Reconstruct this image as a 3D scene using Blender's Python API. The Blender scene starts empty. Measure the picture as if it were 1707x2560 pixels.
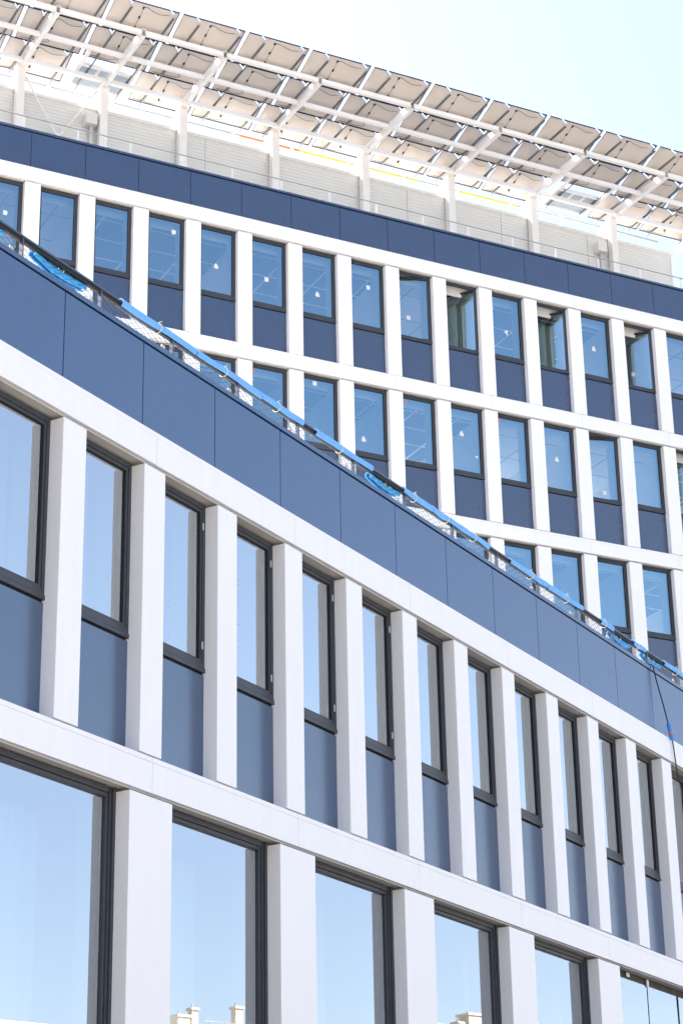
import bpy, bmesh, math, random
from mathutils import Vector, Matrix
R = math.radians
random.seed(7)
scene = bpy.context.scene
COL = scene.collection
H = 1.6                      # eye height above the pavement; heights below are measured from the eye

# ------------------------------------------------------------------ camera
PITCH, ROLL, FPX = 0.38891, -0.01932, 5360.08
cam_d = bpy.data.cameras.new('camera')
cam_d.sensor_fit = 'HORIZONTAL'; cam_d.sensor_width = 36.0
cam_d.lens = FPX / 1707.0 * 36.0
cam_d.clip_start = 0.1; cam_d.clip_end = 5000
cam = bpy.data.objects.new('camera', cam_d); COL.objects.link(cam)
fw = Vector((0, math.cos(PITCH), math.sin(PITCH))); rt = Vector((1, 0, 0)); up = rt.cross(fw)
r2 = rt * math.cos(ROLL) + up * math.sin(ROLL); u2 = r2.cross(fw)
m3 = Matrix((r2, u2, -fw)).transposed()
cam.matrix_world = Matrix.Translation((0, 0, H)) @ m3.to_4x4()
scene.camera = cam

# ------------------------------------------------------------------ sky, sun, exposure
SUN_AZ = R(-67)              # clockwise from +Y (straight ahead)
SUN_EL = R(46)
w = bpy.data.worlds.new('World'); scene.world = w; w.use_nodes = True
nt = w.node_tree; bg = nt.nodes['Background']
sky = nt.nodes.new('ShaderNodeTexSky'); sky.sky_type = 'NISHITA'; sky.sun_disc = False
sky.sun_elevation = SUN_EL; sky.sun_rotation = SUN_AZ
sky.air_density = 1.0; sky.dust_density = 2.2; sky.ozone_density = 1.0
tint = nt.nodes.new('ShaderNodeMix'); tint.data_type = 'RGBA'; tint.blend_type = 'MULTIPLY'
tint.inputs[0].default_value = 1.0; tint.inputs[7].default_value = (1.10, 0.955, 0.88, 1)
nt.links.new(sky.outputs[0], tint.inputs[6]); nt.links.new(tint.outputs[2], bg.inputs[0])
bg.inputs[1].default_value = 0.125
sl = bpy.data.lights.new('sun', 'SUN'); sl.energy = 5.0; sl.angle = R(0.53); sl.color = (1.0, 0.93, 0.84)
so = bpy.data.objects.new('sun', sl); COL.objects.link(so)
sd = Vector((math.sin(SUN_AZ) * math.cos(SUN_EL), math.cos(SUN_AZ) * math.cos(SUN_EL), math.sin(SUN_EL)))
so.rotation_euler = sd.to_track_quat('Z', 'Y').to_euler(); so.location = (0, 0, 80)
vs = scene.view_settings; scene.display_settings.display_device = 'sRGB'
vs.view_transform = 'Standard'; vs.look = 'None'; vs.gamma = 1.0; vs.exposure = 1.90
scene.cycles.max_bounces = 10; scene.cycles.diffuse_bounces = 4; scene.cycles.glossy_bounces = 4
scene.cycles.transparent_max_bounces = 12; scene.cycles.caustics_reflective = False; scene.cycles.caustics_refractive = False
scene.cycles.use_denoising = True

# ------------------------------------------------------------------ materials
def mat(name, col, rough=0.5, metal=0.0, ior=1.45, vary=0.0, scale=3.0, stretch=(1, 1, 1), bump=0.0, bscale=200.0, rvary=0.0):
    m = bpy.data.materials.new(name); m.use_nodes = True
    t = m.node_tree; b = t.nodes['Principled BSDF']
    b.inputs['Base Color'].default_value = (*col, 1); b.inputs['Roughness'].default_value = rough
    b.inputs['Metallic'].default_value = metal; b.inputs['IOR'].default_value = ior
    if vary or bump or rvary:
        tc = t.nodes.new('ShaderNodeTexCoord'); mp = t.nodes.new('ShaderNodeMapping')
        mp.inputs['Scale'].default_value = stretch
        t.links.new(tc.outputs['Object'], mp.inputs[0])
        n = t.nodes.new('ShaderNodeTexNoise'); n.inputs['Scale'].default_value = scale; n.inputs['Detail'].default_value = 6
        t.links.new(mp.outputs[0], n.inputs['Vector'])
        if vary:
            cr = t.nodes.new('ShaderNodeValToRGB')
            cr.color_ramp.elements[0].position = 0.3; cr.color_ramp.elements[1].position = 0.7
            cr.color_ramp.elements[0].color = (*[c * (1 - vary) for c in col], 1)
            cr.color_ramp.elements[1].color = (*[min(1, c * (1 + vary)) for c in col], 1)
            t.links.new(n.outputs[0], cr.inputs[0]); t.links.new(cr.outputs[0], b.inputs['Base Color'])
        if rvary:
            mr = t.nodes.new('ShaderNodeMapRange'); mr.inputs[3].default_value = rough - rvary; mr.inputs[4].default_value = rough + rvary
            t.links.new(n.outputs[0], mr.inputs[0]); t.links.new(mr.outputs[0], b.inputs['Roughness'])
        if bump:
            n2 = t.nodes.new('ShaderNodeTexNoise'); n2.inputs['Scale'].default_value = bscale; n2.inputs['Detail'].default_value = 2
            t.links.new(tc.outputs['Object'], n2.inputs['Vector'])
            bp = t.nodes.new('ShaderNodeBump'); bp.inputs['Strength'].default_value = bump; bp.inputs['Distance'].default_value = 0.002
            t.links.new(n2.outputs[0], bp.inputs['Height']); t.links.new(bp.outputs[0], b.inputs['Normal'])
    return m

def glass_mat(name, refl_col, base, trans_col, wav=0.0):
    m = bpy.data.materials.new(name); m.use_nodes = True
    t = m.node_tree; t.nodes.clear()
    out = t.nodes.new('ShaderNodeOutputMaterial'); mix = t.nodes.new('ShaderNodeMixShader')
    tr = t.nodes.new('ShaderNodeBsdfTransparent'); tr.inputs[0].default_value = (*trans_col, 1)
    gl = t.nodes.new('ShaderNodeBsdfGlossy'); gl.inputs['Color'].default_value = (*refl_col, 1); gl.inputs['Roughness'].default_value = 0.0
    fr = t.nodes.new('ShaderNodeLayerWeight'); fr.inputs['Blend'].default_value = 0.42
    mr = t.nodes.new('ShaderNodeMapRange'); mr.inputs[3].default_value = base; mr.inputs[4].default_value = 1.0
    t.links.new(fr.outputs['Fresnel'], mr.inputs[0]); t.links.new(mr.outputs[0], mix.inputs[0])
    t.links.new(tr.outputs[0], mix.inputs[1]); t.links.new(gl.outputs[0], mix.inputs[2]); t.links.new(mix.outputs[0], out.inputs[0])
    if wav:
        tc = t.nodes.new('ShaderNodeTexCoord'); n = t.nodes.new('ShaderNodeTexNoise'); n.inputs['Scale'].default_value = 1.1; n.inputs['Detail'].default_value = 1
        bp = t.nodes.new('ShaderNodeBump'); bp.inputs['Strength'].default_value = wav; bp.inputs['Distance'].default_value = 0.01
        t.links.new(tc.outputs['Object'], n.inputs['Vector']); t.links.new(n.outputs[0], bp.inputs['Height']); t.links.new(bp.outputs[0], gl.inputs['Normal'])
    return m

M = {}
M['white'] = mat('white_coated_metal', (0.80, 0.80, 0.80), 0.42, vary=0.018, scale=1.6, stretch=(6, 6, 0.6), rvary=0.05)
M['white_steel'] = mat('white_painted_steel', (0.80, 0.79, 0.77), 0.45, vary=0.02, scale=2.0)
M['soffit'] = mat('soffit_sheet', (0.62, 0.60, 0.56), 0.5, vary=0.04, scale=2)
M['navy'] = mat('navy_composite_panel', (0.006, 0.050, 0.145), 0.25, ior=2.2, vary=0.06, scale=1.3, bump=0.25, bscale=260, rvary=0.02)
M['navy_recess'] = mat('navy_spandrel_panel', (0.009, 0.048, 0.120), 0.21, ior=2.2, vary=0.06, scale=1.3, bump=0.2, bscale=260, rvary=0.02)
M['navy_shaded'] = mat('shade_toned_navy_panel', (0.010, 0.031, 0.088), 0.27, ior=1.95, vary=0.06, scale=1.3, bump=0.25, bscale=260, rvary=0.02)  # same navy finish; shade on the tall block is painted into the colour
M['frame'] = mat('anthracite_aluminium', (0.040, 0.046, 0.058), 0.42, vary=0.1, scale=5, bump=0.15, bscale=300)
M['gasket'] = mat('black_gasket', (0.008, 0.008, 0.009), 0.7, vary=0.1)
M['glass'] = glass_mat('coated_glazing', (0.90, 0.955, 0.97), 0.56, (0.60, 0.72, 0.76), 0.02)
M['glass_low'] = glass_mat('pale_coated_glazing', (0.88, 0.94, 1.0), 0.43, (0.62, 0.74, 0.80), 0.02)
M['glass_sky_tinted'] = glass_mat('sky_tinted_glazing', (0.48, 0.80, 1.0), 0.33, (0.86, 0.94, 1.0), 0.02)  # same glazing as the wing; deeper blue sky reflection put into the tint
M['sheer'] = mat('sheer_white_fabric', (0.80, 0.80, 0.78), 0.9, vary=0.06, scale=1.2, stretch=(10, 10, 0.2))
M['dark'] = mat('dark_void', (0.02, 0.02, 0.022), 0.9, vary=0.1)
M['plaster'] = mat('white_plaster', (0.75, 0.75, 0.73), 0.8, vary=0.03)
M['paper'] = mat('paper_sticker', (0.66, 0.67, 0.68), 0.8, vary=0.08, scale=30)
M['orange'] = mat('orange_plastic', (0.75, 0.16, 0.03), 0.5, vary=0.08)
M['yellow'] = mat('yellow_plastic', (0.85, 0.52, 0.02), 0.45, vary=0.06)
M['foam'] = mat('blue_foam', (0.16, 0.42, 0.82), 0.75, vary=0.06, scale=6, bump=0.4, bscale=120)
M['foam_deep'] = mat('saturated_blue_foam', (0.04, 0.34, 0.68), 0.7, vary=0.1, scale=6)
M['tie'] = mat('pale_rope_tie', (0.80, 0.70, 0.45), 0.8, vary=0.12, scale=30)
M['wire'] = mat('steel_net_wire', (0.06, 0.06, 0.065), 0.4, metal=0.6, vary=0.1)
M['rail_dark'] = mat('dark_blue_rail_paint', (0.030, 0.05, 0.09), 0.3, ior=1.9, vary=0.08)
M['cable'] = mat('black_rubber_cable', (0.012, 0.013, 0.016), 0.5, vary=0.1)
M['galv'] = mat('galvanised_rail', (0.13, 0.145, 0.16), 0.4, metal=0.4, vary=0.12, scale=14)
M['bracket'] = mat('pale_blue_bracket', (0.24, 0.42, 0.78), 0.4, metal=0.1, vary=0.08)
M['backsheet'] = mat('solar_backsheet', (0.61, 0.555, 0.505), 0.55, vary=0.035, scale=2.2)
M['pvframe'] = mat('dark_panel_frame', (0.020, 0.030, 0.055), 0.4, metal=0.4, vary=0.1)
M['pvcell'] = mat('solar_cells', (0.012, 0.02, 0.05), 0.15, ior=1.5, vary=0.1)
M['clad'] = mat('ribbed_cladding', (0.68, 0.685, 0.665), 0.45, vary=0.02, scale=1.5)
M['roofwhite'] = mat('white_roof_membrane', (0.82, 0.81, 0.78), 0.8, vary=0.05)
M['grate'] = mat('steel_grating', (0.42, 0.47, 0.52), 0.5, metal=0.5, vary=0.25, scale=40)
M['grey_pipe'] = mat('grey_pipe', (0.34, 0.35, 0.37), 0.4, metal=0.3, vary=0.08)
M['ground'] = mat('pale_paving', (0.27, 0.26, 0.245), 0.85, vary=0.15, scale=0.3)
M['cream'] = mat('cream_render', (0.64, 0.60, 0.52), 0.85, vary=0.05, scale=0.4)
M['ochre'] = mat('ochre_render', (0.50, 0.45, 0.36), 0.85, vary=0.05, scale=0.4)
M['leaf'] = mat('leaf_green', (0.06, 0.11, 0.03), 0.6, vary=0.3, scale=3)
M['bark'] = mat('bark', (0.12, 0.09, 0.06), 0.9, vary=0.25, scale=8)
M['screen_head'] = mat('rusty_steel_head', (0.045, 0.038, 0.034), 0.7, vary=0.4, scale=9)
M['silver'] = mat('silver_hinge', (0.6, 0.6, 0.6), 0.35, metal=0.8, vary=0.05)

def ceiling_mat(name, base, line, sx, sy, lw):
    m = bpy.data.materials.new(name); m.use_nodes = True
    t = m.node_tree; b = t.nodes['Principled BSDF']; b.inputs['Roughness'].default_value = 0.85
    tc = t.nodes.new('ShaderNodeTexCoord'); br = t.nodes.new('ShaderNodeTexBrick')
    br.offset = 0.0; br.squash = 1.0
    br.inputs['Color1'].default_value = (*base, 1); br.inputs['Color2'].default_value = (*[c * 0.9 for c in base], 1)
    br.inputs['Mortar'].default_value = (*line, 1); br.inputs['Scale'].default_value = 1.0
    br.inputs['Mortar Size'].default_value = lw; br.inputs['Brick Width'].default_value = sx; br.inputs['Row Height'].default_value = sy
    t.links.new(tc.outputs['Object'], br.inputs['Vector']); t.links.new(br.outputs[0], b.inputs['Base Color'])
    return m
M['ceil_dark'] = ceiling_mat('open_grid_ceiling', (0.11, 0.11, 0.12), (0.8, 0.8, 0.8), 1.2, 0.9, 0.03)
M['ceil_light'] = ceiling_mat('tile_ceiling', (0.82, 0.82, 0.81), (0.35, 0.35, 0.36), 1.2, 1.2, 0.02)

# ------------------------------------------------------------------ mesh helpers
class MB:
    """collects boxes, bars, tubes and prisms into one mesh"""
    def __init__(s): s.v = []; s.f = []; s.mi = []; s.cur = 0
    def add(s, vs, fs):
        o = len(s.v); s.v += [tuple(p) for p in vs]; s.f += [tuple(i + o for i in f) for f in fs]; s.mi += [s.cur] * len(fs); return s
    def box(s, x0, x1, y0, y1, z0, z1):
        vs = [(x0, y0, z0), (x1, y0, z0), (x1, y1, z0), (x0, y1, z0), (x0, y0, z1), (x1, y0, z1), (x1, y1, z1), (x0, y1, z1)]
        return s.add(vs, [(3, 2, 1, 0), (4, 5, 6, 7), (0, 1, 5, 4), (1, 2, 6, 5), (2, 3, 7, 6), (3, 0, 4, 7)])
    def quad(s, a, b, c, d): return s.add([a, b, c, d], [(0, 1, 2, 3)])
    def bar(s, a, b, wx, wz, upv=(0, 0, 1)):
        a = Vector(a); b = Vector(b); d = (b - a).normalized(); u = Vector(upv)
        if abs(d.dot(u)) > 0.98: u = Vector((1, 0, 0))
        sx = d.cross(u).normalized() * wx / 2; sz = sx.cross(d).normalized() * wz / 2
        vs = [a - sx - sz, a + sx - sz, a + sx + sz, a - sx + sz, b - sx - sz, b + sx - sz, b + sx + sz, b - sx + sz]
        return s.add(vs, [(0, 1, 2, 3), (7, 6, 5, 4), (0, 4, 5, 1), (1, 5, 6, 2), (2, 6, 7, 3), (3, 7, 4, 0)])
    def tube(s, pts, r, n=8, cap=True):
        pts = [Vector(p) for p in pts]; rings = []
        for i, p in enumerate(pts):
            d = (pts[min(i + 1, len(pts) - 1)] - pts[max(i - 1, 0)]).normalized()
            u = Vector((0, 0, 1)) if abs(d.z) < 0.9 else Vector((1, 0, 0))
            x = d.cross(u).normalized(); y = x.cross(d).normalized()
            rr = r[i] if isinstance(r, (list, tuple)) else r
            rings.append([p + x * math.cos(2 * math.pi * k / n) * rr + y * math.sin(2 * math.pi * k / n) * rr for k in range(n)])
        vs = [p for g in rings for p in g]; fs = []
        for i in range(len(pts) - 1):
            for k in range(n):
                a = i * n + k; b = i * n + (k + 1) % n
                fs.append((a, b, b + n, a + n))
        if cap: fs += [tuple(range(n))[::-1], tuple(range((len(pts) - 1) * n, len(pts) * n))]
        return s.add(vs, fs)
    def mesh(s, name, mats, bevel=0.0, smooth=False, recalc=True):
        me = bpy.data.meshes.new(name); me.from_pydata(s.v, [], s.f)
        mats = mats if isinstance(mats, (list, tuple)) else [mats]
        for m_ in mats: me.materials.append(m_)
        for p, i in zip(me.polygons, s.mi): p.material_index = i; p.use_smooth = smooth
        bm = bmesh.new(); bm.from_mesh(me)
        if recalc: bmesh.ops.recalc_face_normals(bm, faces=bm.faces)
        if bevel: bmesh.ops.bevel(bm, geom=list(bm.edges), offset=bevel, segments=1, affect='EDGES', clamp_overlap=True)
        bm.to_mesh(me); bm.free(); me.update()
        return me

def link(name, me, parent=None, loc=(0, 0, 0), rot=(0, 0, 0)):
    o = bpy.data.objects.new(name, me); COL.objects.link(o)
    if parent is not None: o.parent = parent
    o.location = loc; o.rotation_euler = rot
    return o
def tag(o, label, cat, group=None):
    o['label'] = label; o['category'] = cat
    if group: o['group'] = group
    return o
def empty(name, loc, rz, label, cat, group=None):
    o = link(name, None, None, loc, (0, 0, rz)); o.empty_display_size = 0.3
    return tag(o, label, cat, group)
def structure(o): o['kind'] = 'structure'; return o

# ------------------------------------------------------------------ facade frames (x along the wall, y into the building)
BAY = 1.35
FO, FPHI = Vector((1.06479, 25.43319, 0)), 1.04015
BO, BPHI = Vector((1.22091, 47.30323, 0)), 0.47893
def fs(b): return (b - 6.5) * BAY
def bs(b): return (b - 8.0) * BAY
def to_world(O, phi, x, y, z):
    return Vector((O.x + math.cos(phi) * x - math.sin(phi) * y, O.y + math.sin(phi) * x + math.cos(phi) * y, z + H))
BW = lambda x, y, z: to_world(BO, BPHI, x, y, z)
FW = lambda x, y, z: to_world(FO, FPHI, x, y, z)

# shared meshes, local to the left edge of a pillar at the pillar's foot
PW = 0.368
def pillar_mesh(wd, h, name='pillar'):
    return MB().box(0, wd, 0, 0.34, 0.0, h).mesh(name, M['white'], bevel=0.005)
def window_meshes(h, x0, x1, zs, zt, y, gm='glass'):
    """frame, sash, pane, sill; opening x0..x1, zs..zt, frame face at y"""
    fwid = 0.055
    f = MB()
    f.box(x0, x0 + fwid, y, y + 0.10, zs, zt); f.box(x1 - fwid, x1, y, y + 0.10, zs, zt)
    f.box(x0 + fwid, x1 - fwid, y, y + 0.10, zt - 0.055, zt); f.box(x0 + fwid, x1 - fwid, y, y + 0.10, zs, zs + 0.05)
    frame = f.mesh('window_frame', M['frame'], bevel=0.003)
    sx0, sx1, sz0, sz1 = x0 + fwid + 0.004, x1 - fwid - 0.004, zs + 0.054, zt - 0.059
    W_, g = sx1 - sx0, 0.034
    s = MB()                                   # sash, origin on the hinge side (right), x runs to the left
    def ring(o, i, ya, yb):
        s.box(-W_ + o, -W_ + i, ya, yb, sz0 + o, sz1 - o); s.box(-i, -o, ya, yb, sz0 + o, sz1 - o)
        s.box(-W_ + i, -i, ya, yb, sz1 - i, sz1 - o); s.box(-W_ + i, -i, ya, yb, sz0 + o, sz0 + i)
    ring(0.0, g, 0.010, 0.075)
    s.cur = 1; ring(g, g + 0.008, 0.018, 0.06)
    sash = s.mesh('window_sash', [M['frame'], M['gasket']], bevel=0.0)
    p = MB(); q = g + 0.008
    p.quad((-W_ + q, 0.034, sz0 + q), (-q, 0.034, sz0 + q), (-q, 0.034, sz1 - q), (-W_ + q, 0.034, sz1 - q))
    pane = p.mesh('pane', M[gm], recalc=False)
    l = MB(); l.box(x0, x1, y - 0.010, y + 0.02, zs - 0.052, zs - 0.006); l.box(x0, x1, y + 0.004, y + 0.02, zs - 0.006, zs - 0.001)
    l.cur = 1; l.box(x0, x1, y + 0.03, y + 0.05, zs - 0.11, zs - 0.03)
    sill = l.mesh('sill', [M['frame'], M['gasket']], bevel=0.0)
    hinge = [MB().box(x1 - 0.075, x1 - 0.055, y - 0.014, y - 0.0005, zt - 0.30, zt - 0.22).mesh('hinge', M['silver']), MB().box(x1 - 0.075, x1 - 0.055, y - 0.014, y - 0.0005, zs + 0.2, zs + 0.28).mesh('hinge', M['silver'])]
    return dict(frame=frame, sash=sash, pane=pane, sill=sill, hinge=hinge, hx=sx1, y=y)
def put_window(kit, root, x, z, angle=0.0, label=None, stickers=(), hinge=False):
    wdw = link('window', kit['frame'], root, (x, 0, z))
    if label: wdw['label'] = label
    link('sash', kit['sash'], wdw, (kit['hx'], kit['y'], 0), (0, 0, -angle))
    link('pane', kit['pane'], wdw, (kit['hx'], kit['y'], 0), (0, 0, -angle))
    link('sill', kit['sill'], wdw)
    if hinge: [link('hinge', q_, wdw) for q_ in kit['hinge']]
    for (sx, sz, shape, m_) in stickers:
        b = MB(); pts = {'square': [(-.05, -.06), (.05, -.06), (.055, .05), (-.05, .06)],
                         'tent': [(-.055, -.07), (.06, -.075), (.055, .0), (.0, .085), (-.05, .01)],
                         'drop': [(-.05, .0), (.0, -.02), (.02, -.1), (.04, -.02), (.045, .07), (-.02, .08)],
                         'blot': [(-.03, -.03), (.03, -.03), (.035, .03), (-.03, .035)]}[shape]
        n = len(pts); vs = [(sx - kit['hx'] + a, 0.0318, sz + c) for a, c in pts] + [(sx - kit['hx'] + a, 0.0330, sz + c) for a, c in pts]
        b.add(vs, [tuple(range(n)), tuple(range(n, 2 * n))[::-1]] + [(i, (i + 1) % n, n + (i + 1) % n, n + i) for i in range(n)])
        link('paper_sticker', b.mesh('paper_sticker', m_), wdw, (kit['hx'], kit['y'], 0), (0, 0, -angle))
    return wdw
def band_mesh(L, h, trim=0.05, depth=0.36):
    """white horizontal band: face, trim strip on top, soffit with a drip lip"""
    g = 0.0025
    m = MB()
    m.box(g, L - g, -0.012, 0.034, 0.0, h - trim - 0.006)            # folded face
    m.box(g, L - g, -0.006, depth, h - trim, h)                       # top trim
    m.box(0, L, 0.002, depth - 0.05, 0.034, h - trim - 0.004)         # core
    m.cur = 1
    m.box(0, L, 0.044, 0.052, -0.007, 0.032)                           # pale drip lip
    m.cur = 2
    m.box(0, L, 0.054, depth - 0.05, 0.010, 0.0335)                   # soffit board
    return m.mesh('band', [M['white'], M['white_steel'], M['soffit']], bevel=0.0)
def panel_mesh(name, L, h, y, m_, gap=0.006):
    return MB().box(gap, L - gap, y, y + 0.03, gap, h - gap).mesh(name, m_, bevel=0.003)

# ------------------------------------------------------------------ low wing in front
low = empty('office_wing', FO, FPHI, 'low white-and-navy office wing in front, with tall white pillars and a dark blue parapet', 'building')
Z = lambda z: z + H
F0, F1 = 5.801, 8.866
pm = pillar_mesh(PW, F1 - F0)
kitF = window_meshes(0, PW - 0.02, BAY + 0.012, 1.235, 3.085, 0.165)
spF = MB().box(PW - 0.03, BAY + 0.03, 0.175, 0.20, -0.02, 1.158).mesh('spandrel_panel', M['navy_recess'], bevel=0.003)
for b in range(-1, 16):
    x = fs(b)
    link('pillar', pm, low, (x, 0, Z(F0)))
    put_window(kitF, low, x, Z(F0), hinge=b in (2, 3, 4, 5))
    link('spandrel_panel', spF, low, (x, 0, Z(F0)))
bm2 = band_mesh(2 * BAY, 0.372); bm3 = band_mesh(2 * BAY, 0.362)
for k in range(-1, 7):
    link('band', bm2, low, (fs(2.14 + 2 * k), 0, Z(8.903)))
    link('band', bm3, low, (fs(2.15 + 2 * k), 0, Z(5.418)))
ppF = panel_mesh('parapet_panel', BAY, 1.135, 0.13, M['navy'])
for k in range(-1, 15): link('parapet_panel', ppF, low, (fs(k + 1.09), 0, Z(9.205)))
X0, X1 = fs(-1.0), fs(16.13)
link('parapet_core', MB().box(X0, X1, 0.165, 0.62, Z(9.2), Z(10.349)).mesh('parapet_core', M['dark']), low)
link('parapet_cap', MB().box(X0, X1, 0.118, 0.66, Z(10.350), Z(10.410)).mesh('parapet_cap', M['navy'], bevel=0.004), low)
# storey below: big windows between wide pillars
Q1, Q0 = 5.384, 1.95
qm = pillar_mesh(0.71, Q1 - Q0)
def big_window(x, z):
    """two-bay glazing below the lower band; x is the left pillar's edge"""
    x0, x1 = 0.69, 2 * BAY + 0.012; zt = Q1 - Q0 + 0.03; zs = 0.30; y = 0.165
    f = MB()
    f.box(x1 - 0.05, x1, y, y + 0.12, zs, zt); f.box(x0, x0 + 0.05, y, y + 0.12, zs, zt)
    f.box(x1 - 0.085, x1 - 0.052, y + 0.02, y + 0.12, zs, zt); f.box(x1 - 0.125, x1 - 0.087, y + 0.035, y + 0.12, zs, zt)
    f.box(x0 + 0.05, x1 - 0.125, y + 0.005, y + 0.12, zt - 0.06, zt); f.box(x0 + 0.05, x1 - 0.125, y + 0.025, y + 0.12, zt - 0.1, zt - 0.061)
    f.box(x0 + 0.05, x1 - 0.125, y, y + 0.12, zs, zs + 0.08)
    p = MB().quad((x0 + 0.05, y + 0.06, zs + 0.08), (x1 - 0.125, y + 0.06, zs + 0.08), (x1 - 0.125, y + 0.06, zt - 0.1), (x0 + 0.05, y + 0.06, zt - 0.1))
    return f.mesh('big_window_frame', M['frame'], bevel=0.003), p.mesh('big_pane', M['glass_low'], recalc=False)
bwf, bwp = big_window(0, 0)
for k in range(-1, 7):
    x = fs(1.893 + 2 * k)
    if k != 5: link('wide_pillar', qm, low, (x, 0, Z(Q0)))
    if k > 3: continue
    o = link('window', bwf, low, (x, 0, Z(Q0)))
    link('pane', bwp, o)
# frameless glazing in the wide bay at the far right
x = fs(1.893 + 8); zt = Q1 - Q0
f = MB(); f.box(0.69, 5.42, 0.195, 0.27, zt - 0.20, zt + 0.04)
dd = link('glass_screen', f.mesh('screen_head', M['screen_head']), low, (x, 0, Z(Q0))); dd['label'] = 'frameless glass screen with small white clamps'
for a, b_ in ((0.72, 2.068), (2.082, 3.213), (3.227, 4.35), (4.364, 5.40)):
    p = MB(); p.quad((a, 0.185, 0.3), (b_, 0.185, 0.3), (b_, 0.185, zt - 0.068), (a, 0.185, zt - 0.068)); link('pane', p.mesh('screen_pane', M['glass_low'], recalc=False), dd)
for a in (2.075, 3.22, 4.357):
    link('joint', MB().box(a - 0.0065, a + 0.0065, 0.180, 0.192, 0.3, zt - 0.068).mesh('screen_joint', M['gasket']), dd)
for cx, hw, c0, c1 in ((1.375, 0.05, 3.40, 3.455), (2.075, 0.035, 3.352, 3.455), (3.90, 0.05, 3.40, 3.455)):
    p = MB(); p.box(cx - hw, cx + hw, 0.166, 0.1795, c0, c1); p.cur = 1; p.tube([(cx, 0.1655, c0 + .03), (cx, 0.158, c0 + .03)], 0.007, 8)
    link('clamp', p.mesh('screen_clamp', [M['white_steel'], M['silver']]), dd)
# floor of that storey, base wall
link('base_band', MB().box(X0, X1, -0.01, 0.36, Z(1.55), Z(1.93)).mesh('base_band', M['white'], bevel=0.004), low)
link('base_wall', MB().box(X0, X1, 0.12, 0.36, 0.0, Z(1.55)).mesh('base_wall', M['navy_recess']), low)

def interior(root, zf, zc, x0, x1, rooms, fl, floorz, rear=6.2, open_rear=False):
    """slab, rear wall, and rooms (x0, x1, ceiling kind) of one storey"""
    link('floor_slab', MB().box(x0, x1, 0.40, rear, floorz - 0.25, floorz).mesh('floor_slab', M['plaster']), root)
    if open_rear:                                  # unseen rear opening, added so sun brightens the rooms
        link('rear_wall', MB().box(x0, x1, rear, rear + 0.2, floorz, floorz + 0.8).mesh('rear_wall', M['plaster']), root)
        link('rear_head', MB().box(x0, x1, rear, rear + 0.2, zc - 0.2, zc + 0.3).mesh('rear_head', M['plaster']), root)
    else:
        link('rear_wall', MB().box(x0, x1, rear, rear + 0.2, floorz, zc + 0.3).mesh('rear_wall', M['plaster']), root)
    for a, b_, kind in rooms:
        link('ceiling', MB().box(a, b_ - 0.003, 0.48, rear, zc, zc + 0.06).mesh('ceiling', M[kind]), root)
        link('partition_wall', MB().box(b_ - 0.05, b_ + 0.05, 0.42, rear, floorz, zc - 0.004).mesh('partition_wall', M['plaster']), root)

# interior of the low wing
def sheer(w_, h_, seed):
    r_ = random.Random(seed); m = MB(); n = 60; vs = []
    for i in range(n + 1):
        t = i / n; yy = 0.018 * math.sin(t * 44 + seed) + 0.012 * math.sin(t * 17 + 2 * seed)
        vs += [(t * w_, yy, 0), (t * w_, yy, h_)]
    m.add(vs, [(2 * i, 2 * i + 2, 2 * i + 3, 2 * i + 1) for i in range(n)])
    return m.mesh('curtain', M['sheer'], smooth=True)
shs = [sheer(BAY - 0.46, 2.2, i) for i in range(3)]
for b in range(-1, 15): link('curtain', shs[b % 3], low, (fs(b) + PW + 0.05, 0.66 + 0.02 * (b % 4), Z(F0 + 0.85)))
shq = [sheer(1.95, 3.2, i + 4) for i in range(2)]
for k in range(-1, 5): link('curtain', shq[k % 2], low, (fs(1.893 + 2 * k) + 0.74, 1.1, Z(2.1)))
def upstand(root, xs, wid, z0, z1, hi):
    for x in xs:
        link('inner_pier', MB().box(x - 0.05, x + wid + 0.05, 0.345, 0.58, z0, z1).mesh('inner_pier', M['plaster']), root)
upstand(low, [fs(b) for b in range(-1, 16)], PW, Z(F0 - 0.1), Z(F1 + 0.02), 0)
link('inner_upstand', MB().box(X0, X1, 0.30, 0.44, Z(5.45), Z(F0 + 1.18)).mesh('inner_upstand', M['plaster']), low)
interior(low, 0, Z(F1 + 0.06), X0, X1, [(fs(a), fs(c), k) for a, c, k in ((-1, 2.13, 'ceil_light'), (2.13, 6.13, 'ceil_light'), (6.13, 10.13, 'ceil_dark'), (10.13, 16.1, 'ceil_light'))], 0, Z(F0 - 0.12))
interior(low, 0, Z(Q1 + 0.06), X0, X1, [(fs(a), fs(c), k) for a, c, k in ((-1, 6.1, 'ceil_light'), (6.1, 16.1, 'ceil_light'))], 0, Z(1.95))
upstand(low, [fs(1.893 + 2 * k) for k in range(-1, 5)], 0.71, Z(1.96), Z(Q1 + 0.02), 0)
link('head_wall', MB().box(X0, X1, 0.30, 0.46, Z(F1 + 0.04), Z(9.2)).mesh('head_wall', M['plaster']), low)
link('body', MB().box(X0, X1, 6.42, 13.0, 0, Z(10.2)).mesh('body', M['white']), low)
link('roof', MB().box(X0, X1, 0.62, 13.0, Z(10.2), Z(10.3)).mesh('roof', M['roofwhite']), low)
link('end_wall', MB().box(X1, X1 + 0.3, 0.36, 13.0, 0, Z(10.3)).mesh('end_wall', M['white']), low)
link('end_wall', MB().box(X0 - 0.3, X0, 0.36, 13.0, 0, Z(10.3)).mesh('end_wall', M['white']), low)

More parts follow.
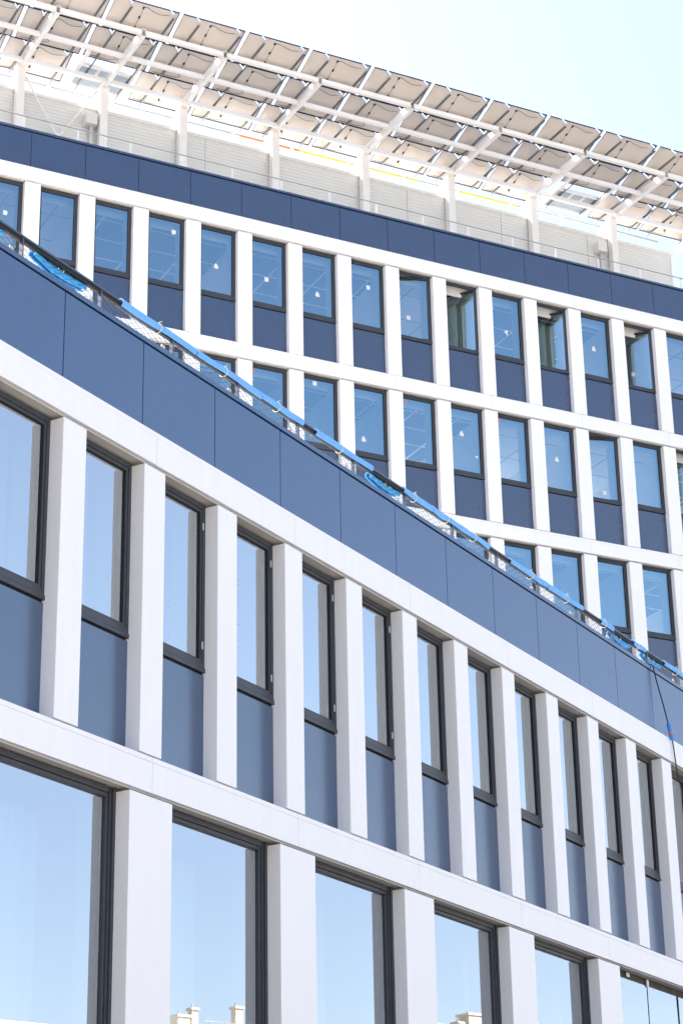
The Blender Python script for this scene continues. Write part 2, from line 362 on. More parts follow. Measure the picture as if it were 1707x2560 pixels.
# ------------------------------------------------------------------ terrace railing on the wing, foam sleeves, hanging cable
RY, RZ = 0.71, 11.128
rl = empty('terrace_railing', FW(0, RY, -H), FPHI, 'dark railing with diamond wire net along the terrace edge of the low wing', 'railing')
rl.location.z = Z(10.425)
rz = lambda z: z - 10.425
c = MB(); c.box(fs(-0.9), fs(15.1), -0.03, 0.03, rz(RZ - 0.010), rz(RZ + 0.012)); c.cur = 1; c.box(fs(-0.9), fs(15.1), -0.020, 0.020, rz(RZ - 0.058), rz(RZ - 0.0105))
link('top_rail', c.mesh('top_rail', [M['rail_dark'], M['gasket']]), rl)
pmesh = MB().box(-0.009, 0.009, -0.025, 0.025, -0.2, rz(RZ - 0.013)).mesh('post', M['rail_dark'], bevel=0.002)
bmesh_ = MB().box(-0.035, 0.035, 0.03, 0.05, -0.2, rz(RZ - 0.14)).mesh('anchor_plate', M['soffit'], bevel=0.006)
for k in range(-2, 15):
    link('post', pmesh, rl, (fs(k + 1.07), 0, 0)); link('anchor_plate', bmesh_, rl, (fs(k + 1.07) - 0.11, 0, 0))
net = MB(); dx, hh = 0.15, rz(RZ - 0.03); slope = 2.1
xx = fs(-1.9)
while xx < fs(15.1):
    net.bar((xx, -0.006, 0), (xx + hh * slope, -0.006, hh), 0.0034, 0.0034, (0, 1, 0)); net.bar((xx, 0.004, hh), (xx + hh * slope, 0.004, 0), 0.0034, 0.0034, (0, 1, 0)); xx += dx
link('wire_net', net.mesh('wire_net', M['wire']), rl)

def foam(b0, b1, hung, idx):
    x0, x1 = fs(b0), fs(b1); L = x1 - x0
    ro, ri = (0.056, 0.042) if not hung else (0.05, 0.034)
    n = 14; a0, a1 = R(-235), R(55) if not hung else R(70)
    m = MB(); segs = max(3, int(L / 0.25)); ring = []
    for i in range(segs + 1):
        t = i / segs; xx = t * L
        wob = 0.006 * math.sin(t * 9 + idx) ; sag = (-0.05 * math.sin(math.pi * t) if hung else 0) + wob
        tw = 0.12 * math.sin(t * 5 + idx * 2)
        pts = []
        for k in range(n + 1):
            a = a0 + (a1 - a0) * k / n + R(90) + tw
            pts.append((xx, math.sin(a) * ro, math.cos(a) * ro + sag))
        for k in range(n, -1, -1):
            a = a0 + (a1 - a0) * k / n + R(90) + tw
            pts.append((xx, math.sin(a) * ri, math.cos(a) * ri + sag))
        ring.append(pts)
    P = 2 * (n + 1)
    vs = [p for r_ in ring for p in r_]; fa = []
    for i in range(segs):
        for k in range(P): fa.append((i * P + k, i * P + (k + 1) % P, (i + 1) * P + (k + 1) % P, (i + 1) * P + k))
    for e in (0, segs):
        for k in range(n): fa.append((e * P + k, e * P + k + 1, e * P + P - 2 - k, e * P + P - 1 - k))
    m.add(vs, fa)
    o = link('foam_sleeve', m.mesh('foam_sleeve', M['foam_deep'] if hung else M['foam'], smooth=False), None,
             FW(x0, RY + (0.05 if hung else 0), RZ - 0.012 - (0.058 if hung else 0)), (0, 0, FPHI))
    nt_ = max(1, int(L / 0.75))
    for i in range(nt_):
        xx = L * (i + 0.5) / nt_ + random.uniform(-.1, .1)
        t = MB(); t.tube([(xx, math.sin(a) * (ro + 0.004), math.cos(a) * (ro + 0.004)) for a in [2 * math.pi * k / 12 for k in range(13)]], 0.005, 5)
        tl = random.uniform(0.05, 0.12)
        t.tube([(xx, 0, ro + 0.006), (xx + 0.02, -0.02, ro + 0.03), (xx + tl * 0.6, -0.03, ro + 0.02 + tl * 0.3)], 0.004, 5)
        link('rope_tie', t.mesh('rope_tie', M['tie']), o)
    return o
FOAMS = [(0.15, 0.86, 1), (1.24, 1.90, 1), (2.33, 3.39, 0), (3.41, 4.43, 0), (4.435, 5.13, 0), (5.36, 6.40, 0), (6.42, 7.0, 1), (7.02, 7.61, 0), (7.63, 8.2, 0), (8.21, 8.86, 0),
         (9.37, 10.28, 0), (10.30, 11.21, 0), (11.72, 12.06, 0), (12.07, 12.62, 1), (12.66, 13.0, 0), (13.02, 13.55, 1), (13.59, 14.4, 0)]
ords = ['first', 'second', 'third', 'fourth', 'fifth', 'sixth', 'seventh', 'eighth', 'ninth', 'tenth', 'eleventh', 'twelfth', 'thirteenth', 'fourteenth', 'fifteenth', 'sixteenth', 'seventeenth']
nh = nc = 0
for i, (a, b_, hg_) in enumerate(FOAMS):
    o = foam(a, b_, hg_, i)
    if hg_:
        lab = 'deep blue foam tube hung under the dark rail, %s of these from left' % ords[nh]; nh += 1
    else:
        lab = 'pale blue foam tube tied over the dark rail, %s of these from left' % ords[nc]; nc += 1
    tag(o, lab, 'foam sleeve', 'blue foam sleeves tied along the terrace rail')
# rope ends and scraps near the right end of the rail
# hanging cable
cb = empty('power_cable', FW(7.22, 0.3, 10.46), FPHI, 'black cable hanging over the parapet edge at right, with a blue foam wrap', 'cable')
base = Vector((7.22, 0.3, 10.46))
path = [(7.50, 0.62, 10.44), (7.55, 0.4, 10.47), (7.59, 0.15, 10.45), (7.597, 0.094, 10.40), (7.60, 0.085, 10.35), (7.62, 0.075, 10.25), (7.664, 0.06, 10.09), (7.72, 0.02, 9.80), (7.741, -0.03, 9.483), (7.829, -0.04, 9.257), (7.88, -0.045, 8.941), (7.93, -0.045, 8.72), (8.06, -0.045, 8.417), (8.2, -0.045, 7.6), (8.3, -0.045, 6.4), (8.35, -0.045, 5.0), (8.38, -0.045, 3.0), (8.4, -0.045, 1.0)]
def smooth_path(pts, n=5):
    pts = [Vector(p) for p in pts]; out = []
    for i in range(len(pts) - 1):
        p0, p1, p2, p3 = pts[max(i - 1, 0)], pts[i], pts[i + 1], pts[min(i + 2, len(pts) - 1)]
        for k in range(n):
            t = k / n
            out.append(0.5 * ((2 * p1) + (-p0 + p2) * t + (2 * p0 - 5 * p1 + 4 * p2 - p3) * t * t + (-p0 + 3 * p1 - 3 * p2 + p3) * t ** 3))
    return out + [pts[-1]]
link('cord', MB().tube([p - base for p in smooth_path(path)], 0.011, 8).mesh('cord', M['cable'], smooth=True), cb)
a, b_ = Vector((7.741, -0.032, 9.49)) - base, Vector((7.832, -0.042, 9.25)) - base
link('foam_wrap', MB().tube([a, a.lerp(b_, .3), a.lerp(b_, .7), b_], [0.034, 0.032, 0.034, 0.032], 10).mesh('foam_wrap', mat('bright_blue_wrap', (0.03, 0.24, 0.70), 0.6, vary=0.1, scale=20)), cb)
link('tape', MB().tube([a.lerp(b_, .47), a.lerp(b_, .63)], 0.0365, 10).mesh('tape', M['orange']), cb)

# ------------------------------------------------------------------ tall building behind
tall = empty('office_building', BO, BPHI, 'taller white-gridded office block behind, with navy spandrels and rows of windows reflecting blue sky', 'building')
ROWS = [(23.029, 26.042, -1, 17), (19.590, 22.604, 2, 17), (16.145, 19.157, 7, 17)]
BPW = 0.383
kitB = window_meshes(0, BPW - 0.02, BAY + 0.012, 1.195, 3.045, 0.14, 'glass_sky_tinted')
spB = MB().box(BPW - 0.03, BAY + 0.03, 0.15, 0.175, -0.02, 1.118).mesh('spandrel_panel', M['navy_shaded'], bevel=0.003)
pmB = pillar_mesh(BPW, 3.013)
OPEN = {(0, 8): 14, (0, 9): 48, (0, 11): 48, (0, 13): 44, (1, 12): 12, (1, 14): 40}
ST = {(0, 0): [('square', .71, 25.19)], (0, 3): [('square', .81, 25.70)], (0, 4): [('tent', .63, 25.04)], (0, 5): [('square', .62, 24.98)], (0, 6): [('tent', .64, 24.89)],
      (0, 7): [('square', .69, 25.40)], (0, 8): [('square', .56, 24.88)], (0, 10): [('drop', .64, 24.99)], (0, 12): [('tent', .62, 25.11)], (0, 13): [('square', .58, 24.82)],
      (1, 6): [('square', .56, 22.44)], (1, 7): [('tent', .52, 21.22)], (1, 9): [('tent', .56, 21.89), ('blot', .86, 21.32)], (1, 11): [('tent', .61, 21.70)], (1, 12): [('square', .67, 21.06)],
      (1, 5): [('blot', .36, 22.45)], (1, 8): [('blot', .40, 22.46)], (1, 10): [('blot', .40, 22.48)]}
for ri, (z0, z1, ba, bb) in enumerate(ROWS):
    for b in range(ba, bb + 1):
        x = bs(b)
        link('pillar', pmB, tall, (x, 0, Z(z0)))
        st = []
        for sh, fx, sz in ST.get((ri, b), []):
            mm = M['orange'] if sh == 'blot' and fx < .5 else M['paper']
            st.append((fx * BAY - kitB['y'] * 0 , sz - z0, sh, mm))
        ang = OPEN.get((ri, b), 0)
        put_window(kitB, tall, x, Z(z0), R(ang), 'window standing open inwards' if ang else None, st)
        link('spandrel_panel', spB, tall, (x, 0, Z(z0)))
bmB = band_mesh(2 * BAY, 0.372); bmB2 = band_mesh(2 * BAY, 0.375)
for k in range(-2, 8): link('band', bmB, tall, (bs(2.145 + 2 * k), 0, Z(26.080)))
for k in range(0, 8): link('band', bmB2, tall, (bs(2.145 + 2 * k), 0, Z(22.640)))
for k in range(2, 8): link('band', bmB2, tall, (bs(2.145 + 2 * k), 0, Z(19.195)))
ppB = panel_mesh('parapet_panel', BAY, 1.10, 0.13, M['navy_shaded'])
for k in range(-3, 18): link('parapet_panel', ppB, tall, (bs(k + 1.115), 0, Z(26.365)))
Y0, Y1 = bs(-1.9), bs(18.45)
link('parapet_core', MB().box(Y0, Y1, 0.165, 0.5, Z(26.36), Z(27.488)).mesh('parapet_core', M['dark']), tall)
link('parapet_cap', MB().box(Y0, Y1, 0.11, 0.55, Z(27.488), Z(27.545)).mesh('parapet_cap', M['navy_shaded'], bevel=0.004), tall)
for ri, (z0, z1, ba, bb) in enumerate(ROWS):
    xa = bs(ba); rooms = []; b = ba; kinds = ['ceil_dark', 'ceil_light']
    rng = random.Random(ri * 5 + 3)
    while b < bb + 1:
        n_ = rng.choice((1, 1, 2, 2, 3)); e = min(b + n_, bb + 1)
        rooms.append((bs(b) + (0.0 if b == ba else 0.19), bs(e) + 0.19, rng.choice(kinds))); b = e
    interior(tall, 0, Z(z1 + 0.0), xa, bs(bb + 1) + 0.3, rooms, 0, Z(z0 + 0.0), 6.4, True)
    upstand(tall, [bs(k) for k in range(ba, bb + 1)], BPW, Z(z0 + 0.01), Z(z1 - 0.01), 0)
    link('inner_upstand', MB().box(xa, bs(bb + 1) + 0.3, 0.30, 0.42, Z(z0 - 0.3), Z(z0 + 1.14)).mesh('inner_upstand', M['plaster']), tall)
    link('head_wall', MB().box(xa, bs(bb + 1) + 0.3, 0.30, 0.50, Z(z1 + 0.062), Z(z1 + 0.30)).mesh('head_wall', M['plaster']), tall)
    link('pelmet', MB().box(xa, bs(bb + 1) + 0.3, 0.44, 0.475, Z(z1 - 0.16), Z(z1 + 0.06)).mesh('pelmet', M['plaster']), tall)
    if xa > Y0 + 0.5:
        link('side_wall', MB().box(Y0, xa - 0.003, 0.02, 6.4, Z(z0 - 0.4), Z(z1 + 0.02)).mesh('side_wall', M['white']), tall)
link('body', MB().box(Y0, Y1, 6.42, 18.0, 0, Z(15.6)).mesh('body', M['white']), tall)
link('base_wall', MB().box(Y0, Y1, 0.02, 6.4, 0, Z(15.7)).mesh('base_wall', M['white']), tall)
link('roof', MB().box(Y0, Y1, 0.5, 6.7, Z(26.5), Z(27.05)).mesh('roof', M['roofwhite']), tall)
link('end_wall', MB().box(Y1, Y1 + 0.3, 0.0, 6.7, 0, Z(27.0)).mesh('end_wall', M['white']), tall)
link('end_wall', MB().box(Y0 - 0.3, Y0, 0.0, 6.7, 0, Z(27.0)).mesh('end_wall', M['white']), tall)

M['cream_fabric'] = mat('cream_curtain_fabric', (0.80, 0.82, 0.66), 0.9, vary=0.06, scale=2, stretch=(8, 8, 0.3))
def drape(w_, h_):
    m = MB(); n = 50; vs = []
    for i in range(n + 1):
        vs += [(w_ * i / n, 0.03 * math.sin(i * 0.9), 0), (w_ * i / n, 0.03 * math.sin(i * 0.9), h_)]
    m.add(vs, [(2 * i, 2 * i + 2, 2 * i + 3, 2 * i + 1) for i in range(n)])
    return m.mesh('curtain', M['cream_fabric'], smooth=True)
dr = drape(0.72, 2.85)
for b in (9, 11): link('curtain', dr, tall, (bs(b) + 0.74, 0.92, Z(ROWS[0][0] + 0.05)))
# white guard rail on the parapet
gr = empty('guard_rail', BW(0, 0.5, 27.05), BPHI, 'thin white guard rail on short posts along the roof parapet of the tall block', 'railing')
g = MB(); g.tube([(Y0, 0, 28.11 - 27.05), (Y1, 0, 28.11 - 27.05)], 0.014, 8); link('top_rail', g.mesh('guard_top_rail', M['grey_pipe'], smooth=True), gr)
gp = MB().box(-0.028, 0.028, 0.016, 0.03, 0, 28.15 - 27.05).mesh('guard_post', M['white_steel'], bevel=0.003)
for k in range(-2, 17): link('post', gp, gr, (bs(k + 1.06), 0, 0))

# ------------------------------------------------------------------ penthouse behind the canopy
ph = empty('rooftop_penthouse', BW(0, 3.25, 27.05), BPHI, 'pale ribbed metal-clad penthouse on the roof behind the white steel columns', 'penthouse')
pz = lambda z: z - 27.05
px0, px1 = -13.7, 11.35
cl = MB(); z = pz(27.05); prof = []
while z < pz(30.58):
    prof += [(0.0, z), (0.0, z + 0.088), (0.010, z + 0.091), (0.010, z + 0.099)]; z += 0.10
vs = []; fa = []
for (yy, zz) in prof: vs += [(px0, yy, zz), (px1, yy, zz)]
for i in range(len(prof) - 1): fa.append((2 * i, 2 * i + 1, 2 * i + 3, 2 * i + 2))
cl.add(vs, fa); wall = link('cladding', cl.mesh('cladding', M['clad']), ph)
link('body', MB().box(px0, px1, 0.02, 6.0, 0, pz(30.56)).mesh('penthouse_body', M['clad']), ph)
link('coping', MB().box(px0, px1 + 0.02, -0.03, 0.22, pz(30.615), pz(30.71)).mesh('coping', M['clad'], bevel=0.004), ph)
link('corner_trim', MB().box(px1 - 0.03, px1 + 0.03, -0.02, 0.02, 0, pz(30.614)).mesh('corner_trim', M['white_steel'], bevel=0.003), ph)
link('roof', MB().box(px0, px1, 0.22, 6.0, pz(30.561), pz(30.63)).mesh('penthouse_roof', M['roofwhite']), ph)
for sx in (-12.4, -9.3, -3.52, 2.53, 5.54, 8.42):
    link('cladding_joint', MB().box(sx - 0.004, sx + 0.004, -0.003, 0.012, 0, pz(30.61)).mesh('cladding_joint', M['galv']), ph)
# coloured pipe rail above the penthouse edge
pr = empty('pipe_rail', BW(0, 3.75, 30.63), BPHI, 'horizontal pipe rail above the penthouse edge with orange and yellow lengths', 'pipe rail')
zz = 31.34 - 30.63
for a, b_, mk in ((-12.2, -2.27, 'grey_pipe'), (-2.27, -0.52, 'orange'), (-0.52, 3.19, 'yellow'), (3.19, 4.53, 'grey_pipe'), (4.53, 6.43, 'yellow'), (6.43, 11.3, 'grey_pipe')):
    o = link('tube', MB().tube([(a, 0, zz), (b_, 0, zz)], 0.024 if mk == 'grey_pipe' else 0.03, 8).mesh('tube', M[mk], smooth=True), pr)
    if mk in ('orange', 'yellow'): o['label'] = mk + ' length of pipe'
pp = MB(); pp.tube([(0, 0.06, 0), (0, 0.06, 0.87)], 0.022, 8); pp.box(-0.045, 0.045, -0.03, 0.08, zz - 0.05, zz + 0.05); pp.bar((-0.11, 0.03, zz + 0.03), (0.11, 0.03, zz + 0.0), 0.02, 0.02)
pp = pp.mesh('pipe_post', M['white_steel'])
for i in range(-2, 11): link('post', pp, pr, (-7.70 + 1.74 * i, 0, 0))
# grey service boxes on the penthouse wall
for i, (sx, lab) in enumerate(((-6.78, 'grey service box with downpipe beside the second canopy column from the left'), (8.78, 'grey service box with downpipe near the right end of the penthouse wall'))):
    o = empty('service_box', BW(sx, 3.25, 27.05), BPHI, lab, 'service box', 'service boxes on the penthouse wall')
    link('housing', MB().box(-0.15, 0.15, -0.26, -0.002, pz(30.06), pz(30.375)).mesh('housing', M['clad'], bevel=0.006), o)
    link('downpipe', MB().tube([(0.04, -0.10, 0), (0.04, -0.10, pz(30.06))], 0.055, 12).mesh('downpipe', M['clad'], smooth=True), o)

# ------------------------------------------------------------------ steel canopy
cn = empty('steel_canopy', BW(0, 3.1, 27.05), BPHI, 'white steel canopy frame of columns, arms and long beams on the tall roof', 'canopy')
CY = 3.1
cz = lambda z: z - 27.05
cols = [-13.2, -10.95, -8.70, -6.46, -4.25, -1.58, 1.13, 3.82, 6.516, 9.21, 11.91]
cm = MB(); cm.box(-0.105, 0.105, 2.995 - CY, 3.205 - CY, 0, cz(31.215)); cm.box(-0.135, 0.135, 2.96 - CY, 3.24 - CY, cz(31.2155), cz(31.232))
cm.box(-0.107, 0.107, 2.99 - CY, 2.995 - CY, cz(31.02), cz(31.2)); colm = cm.mesh('column', M['white_steel'], bevel=0.004)
am = MB()
def zb(o): return cz(31.23) + (o - 3.0) / 2.69 * 0.11           # bottom of the arm at depth o
for (x0, x1, za, zc_) in ((-0.055, -0.047, 0, 0.22), (0.047, 0.055, 0, 0.22), (-0.047, 0.047, 0, 0.008), (-0.047, 0.047, 0.212, 0.22)):
    vs = []
    for yy in (0.31, 3.30):
        for (x_, z_) in ((x0, za), (x1, za), (x1, zc_), (x0, zc_)): vs.append((x_, yy - CY, zb(yy) + z_ + 0.004))
    am.add(vs, [(0, 1, 2, 3), (7, 6, 5, 4), (0, 4, 5, 1), (1, 5, 6, 2), (2, 6, 7, 3), (3, 7, 4, 0)])
am.box(-0.047, 0.047, 0.55 - CY, 0.56 - CY, zb(.55) + 0.013, zb(.55) + 0.215)
for yy in (0.37, 0.43, 1.5, 1.56): 
    for x_ in (-0.02, 0.02): am.tube([(x_, yy - CY, zb(yy) + 0.0035), (x_, yy - CY, zb(yy) - 0.012)], 0.014, 6)
arm = am.mesh('arm', M['white_steel'])
st = MB(); vs = []
for yy, za, zc_ in ((3.206, 30.97, 31.2), (3.72, 31.04, 31.27)):
    for x_, z_ in ((-0.05, za), (0.05, za), (0.05, zc_), (-0.05, zc_)): vs.append((x_, yy - CY, cz(z_)))
st.add(vs, [(0, 1, 2, 3), (7, 6, 5, 4), (0, 4, 5, 1), (1, 5, 6, 2), (2, 6, 7, 3), (3, 7, 4, 0)]); stub = st.mesh('stub', M['white_steel'], bevel=0.003)
for x in cols:
    link('column', colm, cn, (x, 0, 0)); link('arm', arm, cn, (x, 0, 0)); link('stub', stub, cn, (x, 0, 0))
for yy, h_ in ((0.32, 0.12), (1.46, 0.11), (2.70, 0.12)):
    for i in range(len(cols) - 1):
        link('beam', MB().box(cols[i] + 0.058, cols[i + 1] - 0.058, yy - CY, yy + 0.1 - CY, cz(31.19), cz(31.19 + h_)).mesh('beam', M['white_steel'], bevel=0.004), cn)
GAP0, PITCH_ = -0.33, 1.785
KS = list(range(-7, 7))
rm = MB(); rm.box(-0.022, -0.016, -0.42 - CY, 3.58 - CY, cz(31.315), cz(31.365)); rm.box(0.016, 0.022, -0.42 - CY, 3.58 - CY, cz(31.315), cz(31.365)); rm.box(-0.016, 0.016, -0.42 - CY, 3.58 - CY, cz(31.315), cz(31.321))
rail = rm.mesh('rail', M['galv'])
for k in KS:
    for off in (0.39, 1.50): link('rail', rail, cn, (GAP0 + PITCH_ * k + off, 0, 0))
# V brace between the first two columns in view, from their heads down to the roof edge
for a, b_ in (((-8.63, 0, cz(31.15)), (-7.69, -0.02, cz(29.50))), ((-6.62, 0, cz(31.15)), (-7.61, -0.02, cz(29.50)))):
    m_ = MB(); A, B = Vector(a), Vector(b_); m_.tube([A, B], 0.022, 8); d = (B - A).normalized()
    m_.tube([A + d * 0.05, A + d * 0.22], 0.036, 8); m_.tube([B - d * 0.28, B - d * 0.02], 0.036, 8)
    link('brace', m_.mesh('brace', M['white_steel'], smooth=True), cn)
gz = MB().box(-7.73, -7.57, -0.035, -0.005, cz(29.38), cz(29.58)).mesh('gusset', M['white_steel'], bevel=0.004); link('gusset', gz, cn)
link('brace_post', MB().box(-7.70, -7.60, -0.004, 0.10, 0, cz(29.5)).mesh('brace_post', M['white_steel']), cn)

# maintenance platforms where an inner panel is left out
for x0, x1, lab in ((-7.33, -5.92, 'white framed grating platform in the canopy opening at the left'), (7.01, 8.43, 'white framed grating platform in the canopy opening at the right')):
    o = empty('grating_platform', BW((x0 + x1) / 2, 2.86, 31.43), BPHI, lab, 'platform', 'grating platforms in the canopy openings')
    hw = (x1 - x0) / 2
    sb = MB().box(-0.05, 0.05, -1.04, 0.62, -0.10, 0.0).mesh('side_beam', M['white_steel'], bevel=0.004)
    link('side_beam', sb, o, (-hw, 0, 0)); link('side_beam', sb, o, (hw, 0, 0))
    xb = MB().box(-hw + 0.052, hw - 0.052, -0.04, 0.04, -0.10, -0.01).mesh('cross_beam', M['white_steel'], bevel=0.004)
    for yy in (-0.42, 0.06, 0.52): link('cross_beam', xb, o, (0, yy, 0))
    g = MB()
    for yy0, yy1 in ((-0.37, 0.01), (0.11, 0.47)):
        yv = yy0
        while yv < yy1: g.box(-hw + 0.06, hw - 0.06, yv, yv + 0.006, -0.055, -0.02); yv += 0.03
        xv = -hw + 0.07
        while xv < hw - 0.07: g.box(xv, xv + 0.006, yy0, yy1, -0.0195, -0.013); xv += 0.05
    link('grating', g.mesh('grating', M['grate']), o)
    for bx in (-hw * 0.25, hw * 0.3): link('joist', MB().box(bx - 0.04, bx + 0.04, -0.375, 0.015, -0.075, -0.056).mesh('joist', M['white_steel']), o)
# white vent pipes standing on the penthouse roof
for i, (sx, yy, hh, rr) in enumerate(((-7.25, 5.2, 1.05, .045), (-6.98, 5.2, .95, .03), (-6.15, 5.0, .9, .05), (-5.9, 5.0, .55, .03), (6.95, 5.0, .62, .045), (7.08, 5.0, .66, .045), (7.21, 5.0, .62, .045))):
    m_ = MB().tube([(0, 0, 0), (0, 0, hh + .55)], rr, 12); m_.tube([(0, 0, hh + 0.553), (0, 0, hh + 0.61)], rr * 1.35, 12); m_.tube([(0, 0, 0.0), (0, 0, 0.05)], rr * 1.6, 12)
    o = link('vent_pipe', m_.mesh('vent_pipe', M['white_steel'], smooth=False), None, BW(sx, yy, 30.63), (0, 0, BPHI))
    tag(o, 'white vent pipe on the penthouse roof, %s from the left' % ords[i], 'vent pipe', 'white vent pipes on the penthouse roof')

# ------------------------------------------------------------------ solar panels
PL, PWID, ALPHA = 1.685, 1.0, R(17)
sf = MB(); t_ = 0.012
sf.box(-PL / 2, PL / 2, -t_, 0, 0, 0.035); sf.box(-PL / 2, PL / 2, -PWID, -PWID + t_, 0, 0.035)
sf.box(-PL / 2, -PL / 2 + t_, -PWID + t_, -t_, 0, 0.035); sf.box(PL / 2 - t_, PL / 2, -PWID + t_, -t_, 0, 0.035)
sf = sf.mesh('solar_frame', M['pvframe'])
sb_ = MB().box(-PL / 2 + t_, PL / 2 - t_, -PWID + t_, -t_, 0.024, 0.0285).mesh('backsheet', M['backsheet'])
sc = MB().box(-PL / 2 + t_, PL / 2 - t_, -PWID + t_, -t_, 0.0287, 0.033).mesh('cells', M['pvcell'])
jb = MB().box(-0.022, 0.022, -0.035, 0.035, 0.004, 0.0238).mesh('junction_box', M['cable'], bevel=0.003)
def cable_mesh(seed):
    r_ = random.Random(seed); jx = lambda: r_.uniform(-0.02, 0.02)
    m = MB()
    m.tube(smooth_path([(-0.06, -0.86, 0.012), (0.02, -0.90, 0.0), (0.2, -0.87 + jx(), -0.03), (0.4, -0.83 + jx(), -0.02), (0.62, -0.85, 0.0)], 4), 0.0055, 5)
    m.tube(smooth_path([(-0.06, -0.86, 0.012), (-0.055, -0.72, 0.006), (-0.06, -0.55, 0.014)], 4), 0.004, 4)
    m.tube(smooth_path([(-0.06, -0.55, 0.014), (-0.07, -0.4, 0.006), (-0.06, -0.22, 0.012)], 4), 0.004, 4)
    m.tube(smooth_path([(-0.06, -0.22, 0.012), (-0.02, -0.14, -0.02), (-0.25, -0.10 + jx(), -0.045), (-0.5, -0.09 + jx(), -0.03), (-0.75, -0.08, -0.01)], 4), 0.0055, 5)
    return m.mesh('cable', M['cable'])
cabs = [cable_mesh(i) for i in range(5)]
brms = []
for bx in (-PL / 2 + 0.35, PL / 2 - 0.25):
    br = MB()
    a = Vector((bx, -PWID - 0.004, 0.03)); b2 = Vector((bx + 0.0, -PWID - 0.12, -0.30))
    br.bar(a, b2, 0.006, 0.045, (0, 1, 0)); br.bar(a + Vector((0, 0.004, 0.0)), a + Vector((0, -0.016, -0.012)), 0.05, 0.02)
    brms.append(br.mesh('mounting_bracket', M['bracket']))
MISS = {(2, -4), (2, 4)}
rowname = ['outer', 'middle', 'inner']
for r_ in range(3):
    y_in = 0.72 + 1.37 * r_; n_ = 0
    for k in KS[:-1] + [6]:
        if (r_, k) in MISS: continue
        o = link('solar_panel', sf, None, BW(GAP0 + PITCH_ * (k + 0.5), y_in, 31.375), (-ALPHA, 0, BPHI))
        tag(o, 'beige-backed solar panel in the %s canopy row, %s from the left' % (rowname[r_], ords[n_]), 'solar panel', 'solar panels on the steel canopy'); n_ += 1
        link('backsheet', sb_, o); link('cells', sc, o); [link('mounting_bracket', q_, o) for q_ in brms]
        for yy in (-0.86, -0.55, -0.22): link('junction_box', jb, o, (-0.06 + random.uniform(-.01, .01), yy, 0))
        link('cable', cabs[random.randrange(5)], o)

# ------------------------------------------------------------------ ground and what the windows mirror
structure(link('ground', MB().quad((-900, -900, 0), (900, -900, 0), (900, 900, 0), (-900, 900, 0)).mesh('ground', M['ground'])))
def far_building(x, y, rz, w_, d_, h_, mk, label):
    o = empty('cream_building', (x, y, 0), rz, label, 'building', 'sunlit buildings mirrored in the lower windows')
    link('wall', MB().box(-w_ / 2, w_ / 2, -d_ / 2, d_ / 2, 0, h_).mesh('wall', M[mk]), o)
    link('roof', MB().box(-w_ / 2 - .2, w_ / 2 + .2, -d_ / 2 - .2, d_ / 2 + .2, h_, h_ + .35).mesh('far_roof', M['roofwhite']), o)
    wv = MB().box(-0.55, 0.55, -0.04, 0.04, 0, 1.5).mesh('far_window', M['frame'])
    zz = h_ - 2.4
    while zz > h_ - 12 and zz > 1:
        for i in range(int(w_ // 3)):
            link('window', wv, o, (-w_ / 2 + 1.5 + 3 * i, -d_ / 2, zz)); link('window', wv, o, (-w_ / 2 + 1.5 + 3 * i, d_ / 2, zz))
        for i in range(int(d_ // 3)):
            link('window', wv, o, (-w_ / 2, -d_ / 2 + 1.5 + 3 * i, zz), (0, 0, R(90)))
        zz -= 3.2
    for i, cx in enumerate((-w_ * .3, w_ * .15, w_ * .4)):
        link('chimney', MB().box(cx - .6, cx + .6, -.6, .6, h_ + .35, h_ + 1.6 + .5 * i).mesh('chimney', M[mk]), o)
    return o
o = far_building(95, 71, R(-8), 13, 62, 19.2, 'cream', 'long cream building with chimneys, seen mirrored in the lower windows')
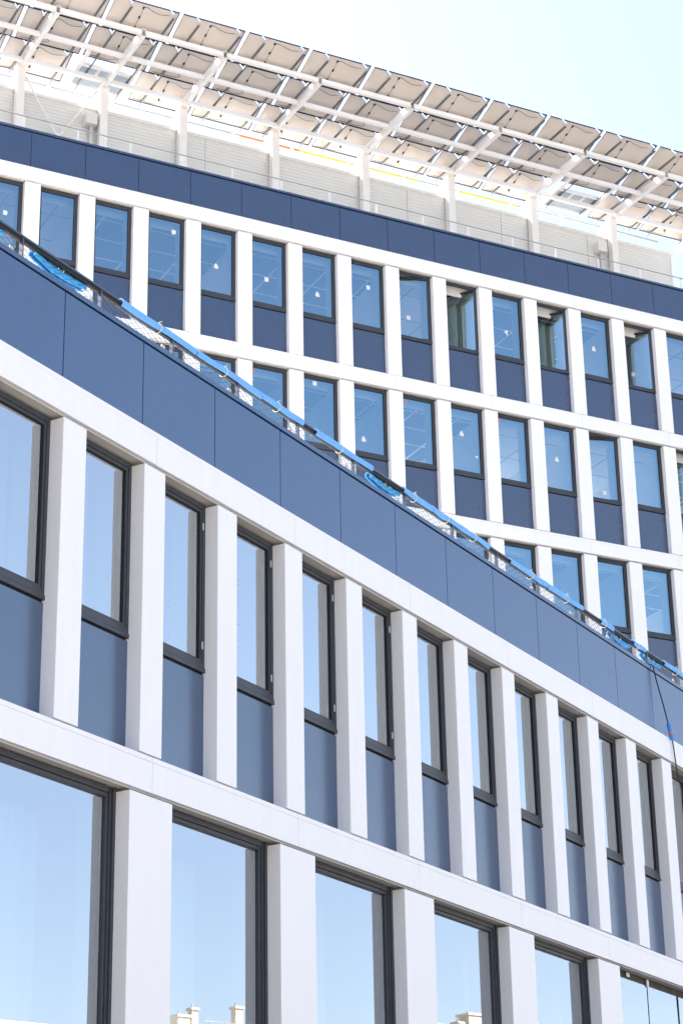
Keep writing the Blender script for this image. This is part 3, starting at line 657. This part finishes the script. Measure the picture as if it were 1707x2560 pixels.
for yy, ww, hh in ((63.0, .8, .1), (63.75, .4, .55), (66.5, .5, .8), (78.3, .9, .1), (79.6, .6, .35), (80.4, 1.1, .85)):
    P = Matrix.Rotation(R(8), 4, 'Z') @ (Vector((88.5 if yy < 70 else 86, yy, 0)) - Vector((95, 71, 0)))
    link('chimney', MB().box(P.x - ww / 2 + .5, P.x + ww / 2 + .5, P.y - ww / 2, P.y + ww / 2, 19.56, 20.76 + hh).box(P.x - ww / 2 + .42, P.x + ww / 2 + .58, P.y - ww / 2 - .08, P.y + ww / 2 + .08, 20.76 + hh, 20.9 + hh).mesh('chimney', M['ochre']), o)
    link('chimney_pot', MB().tube([(P.x + .5 + ww * .2, P.y, 20.903 + hh), (P.x + .5 + ww * .2, P.y, 21.15 + hh)], .07, 10).mesh('chimney_pot', M['grey_pipe']), o)
for yy in range(-8, 0, 1): link('roof_post', MB().box(-6.6, -6.54, yy - .03, yy + .03, 19.56, 20.5).mesh('roof_post', M['grey_pipe']), o)
link('roof_rail', MB().box(-6.6, -6.54, -8.5, -0.5, 20.503, 20.55).mesh('roof_rail', M['grey_pipe']), o)
far_building(70, -42, R(35), 40, 14, 16, 'ochre', 'ochre building across the street behind the viewpoint')
far_building(5, -70, R(0), 50, 14, 17, 'cream', 'wide cream building facing the office from behind the viewpoint')
# street tree mirrored in the glass screen
tr = empty('street_tree', (36.2, 56.5, 0), 0, 'leafy street tree mirrored in the glass screen at lower right', 'tree')
link('trunk', MB().tube([(0, 0, 0), (.1, 0, 3), (.0, .1, 6), (.1, .1, 9.3)], [.22, .17, .12, .04], 8).mesh('trunk', M['bark']), tr)
lv = MB(); rg = random.Random(3)
cl_ = [(rg.gauss(0, 1.5), rg.gauss(0, 1.5), rg.uniform(4.5, 9.8), rg.uniform(.35, .8)) for _ in range(46)]
for (cx, cy, cz_, cr) in cl_:
    sh_ = max(0.25, 1 - max(0, cz_ - 7) / 3.6); cx *= sh_; cy *= sh_
    for _ in range(70):
        d = Vector((rg.gauss(0, 1), rg.gauss(0, 1), rg.gauss(0, .7))) * cr * .6
        c = Vector((cx, cy, cz_)) + d; a = Vector((rg.gauss(0, 1), rg.gauss(0, 1), rg.gauss(0, 1))).normalized() * .075
        b_ = a.cross(Vector((rg.gauss(0, 1), rg.gauss(0, 1), rg.gauss(0, 1)))).normalized() * .045
        lv.quad(c - a, c - b_, c + a, c + b_)
lme = bpy.data.meshes.new('crown'); lme.from_pydata(lv.v, [], lv.f); lme.materials.append(M['leaf']); link('crown', lme, tr)
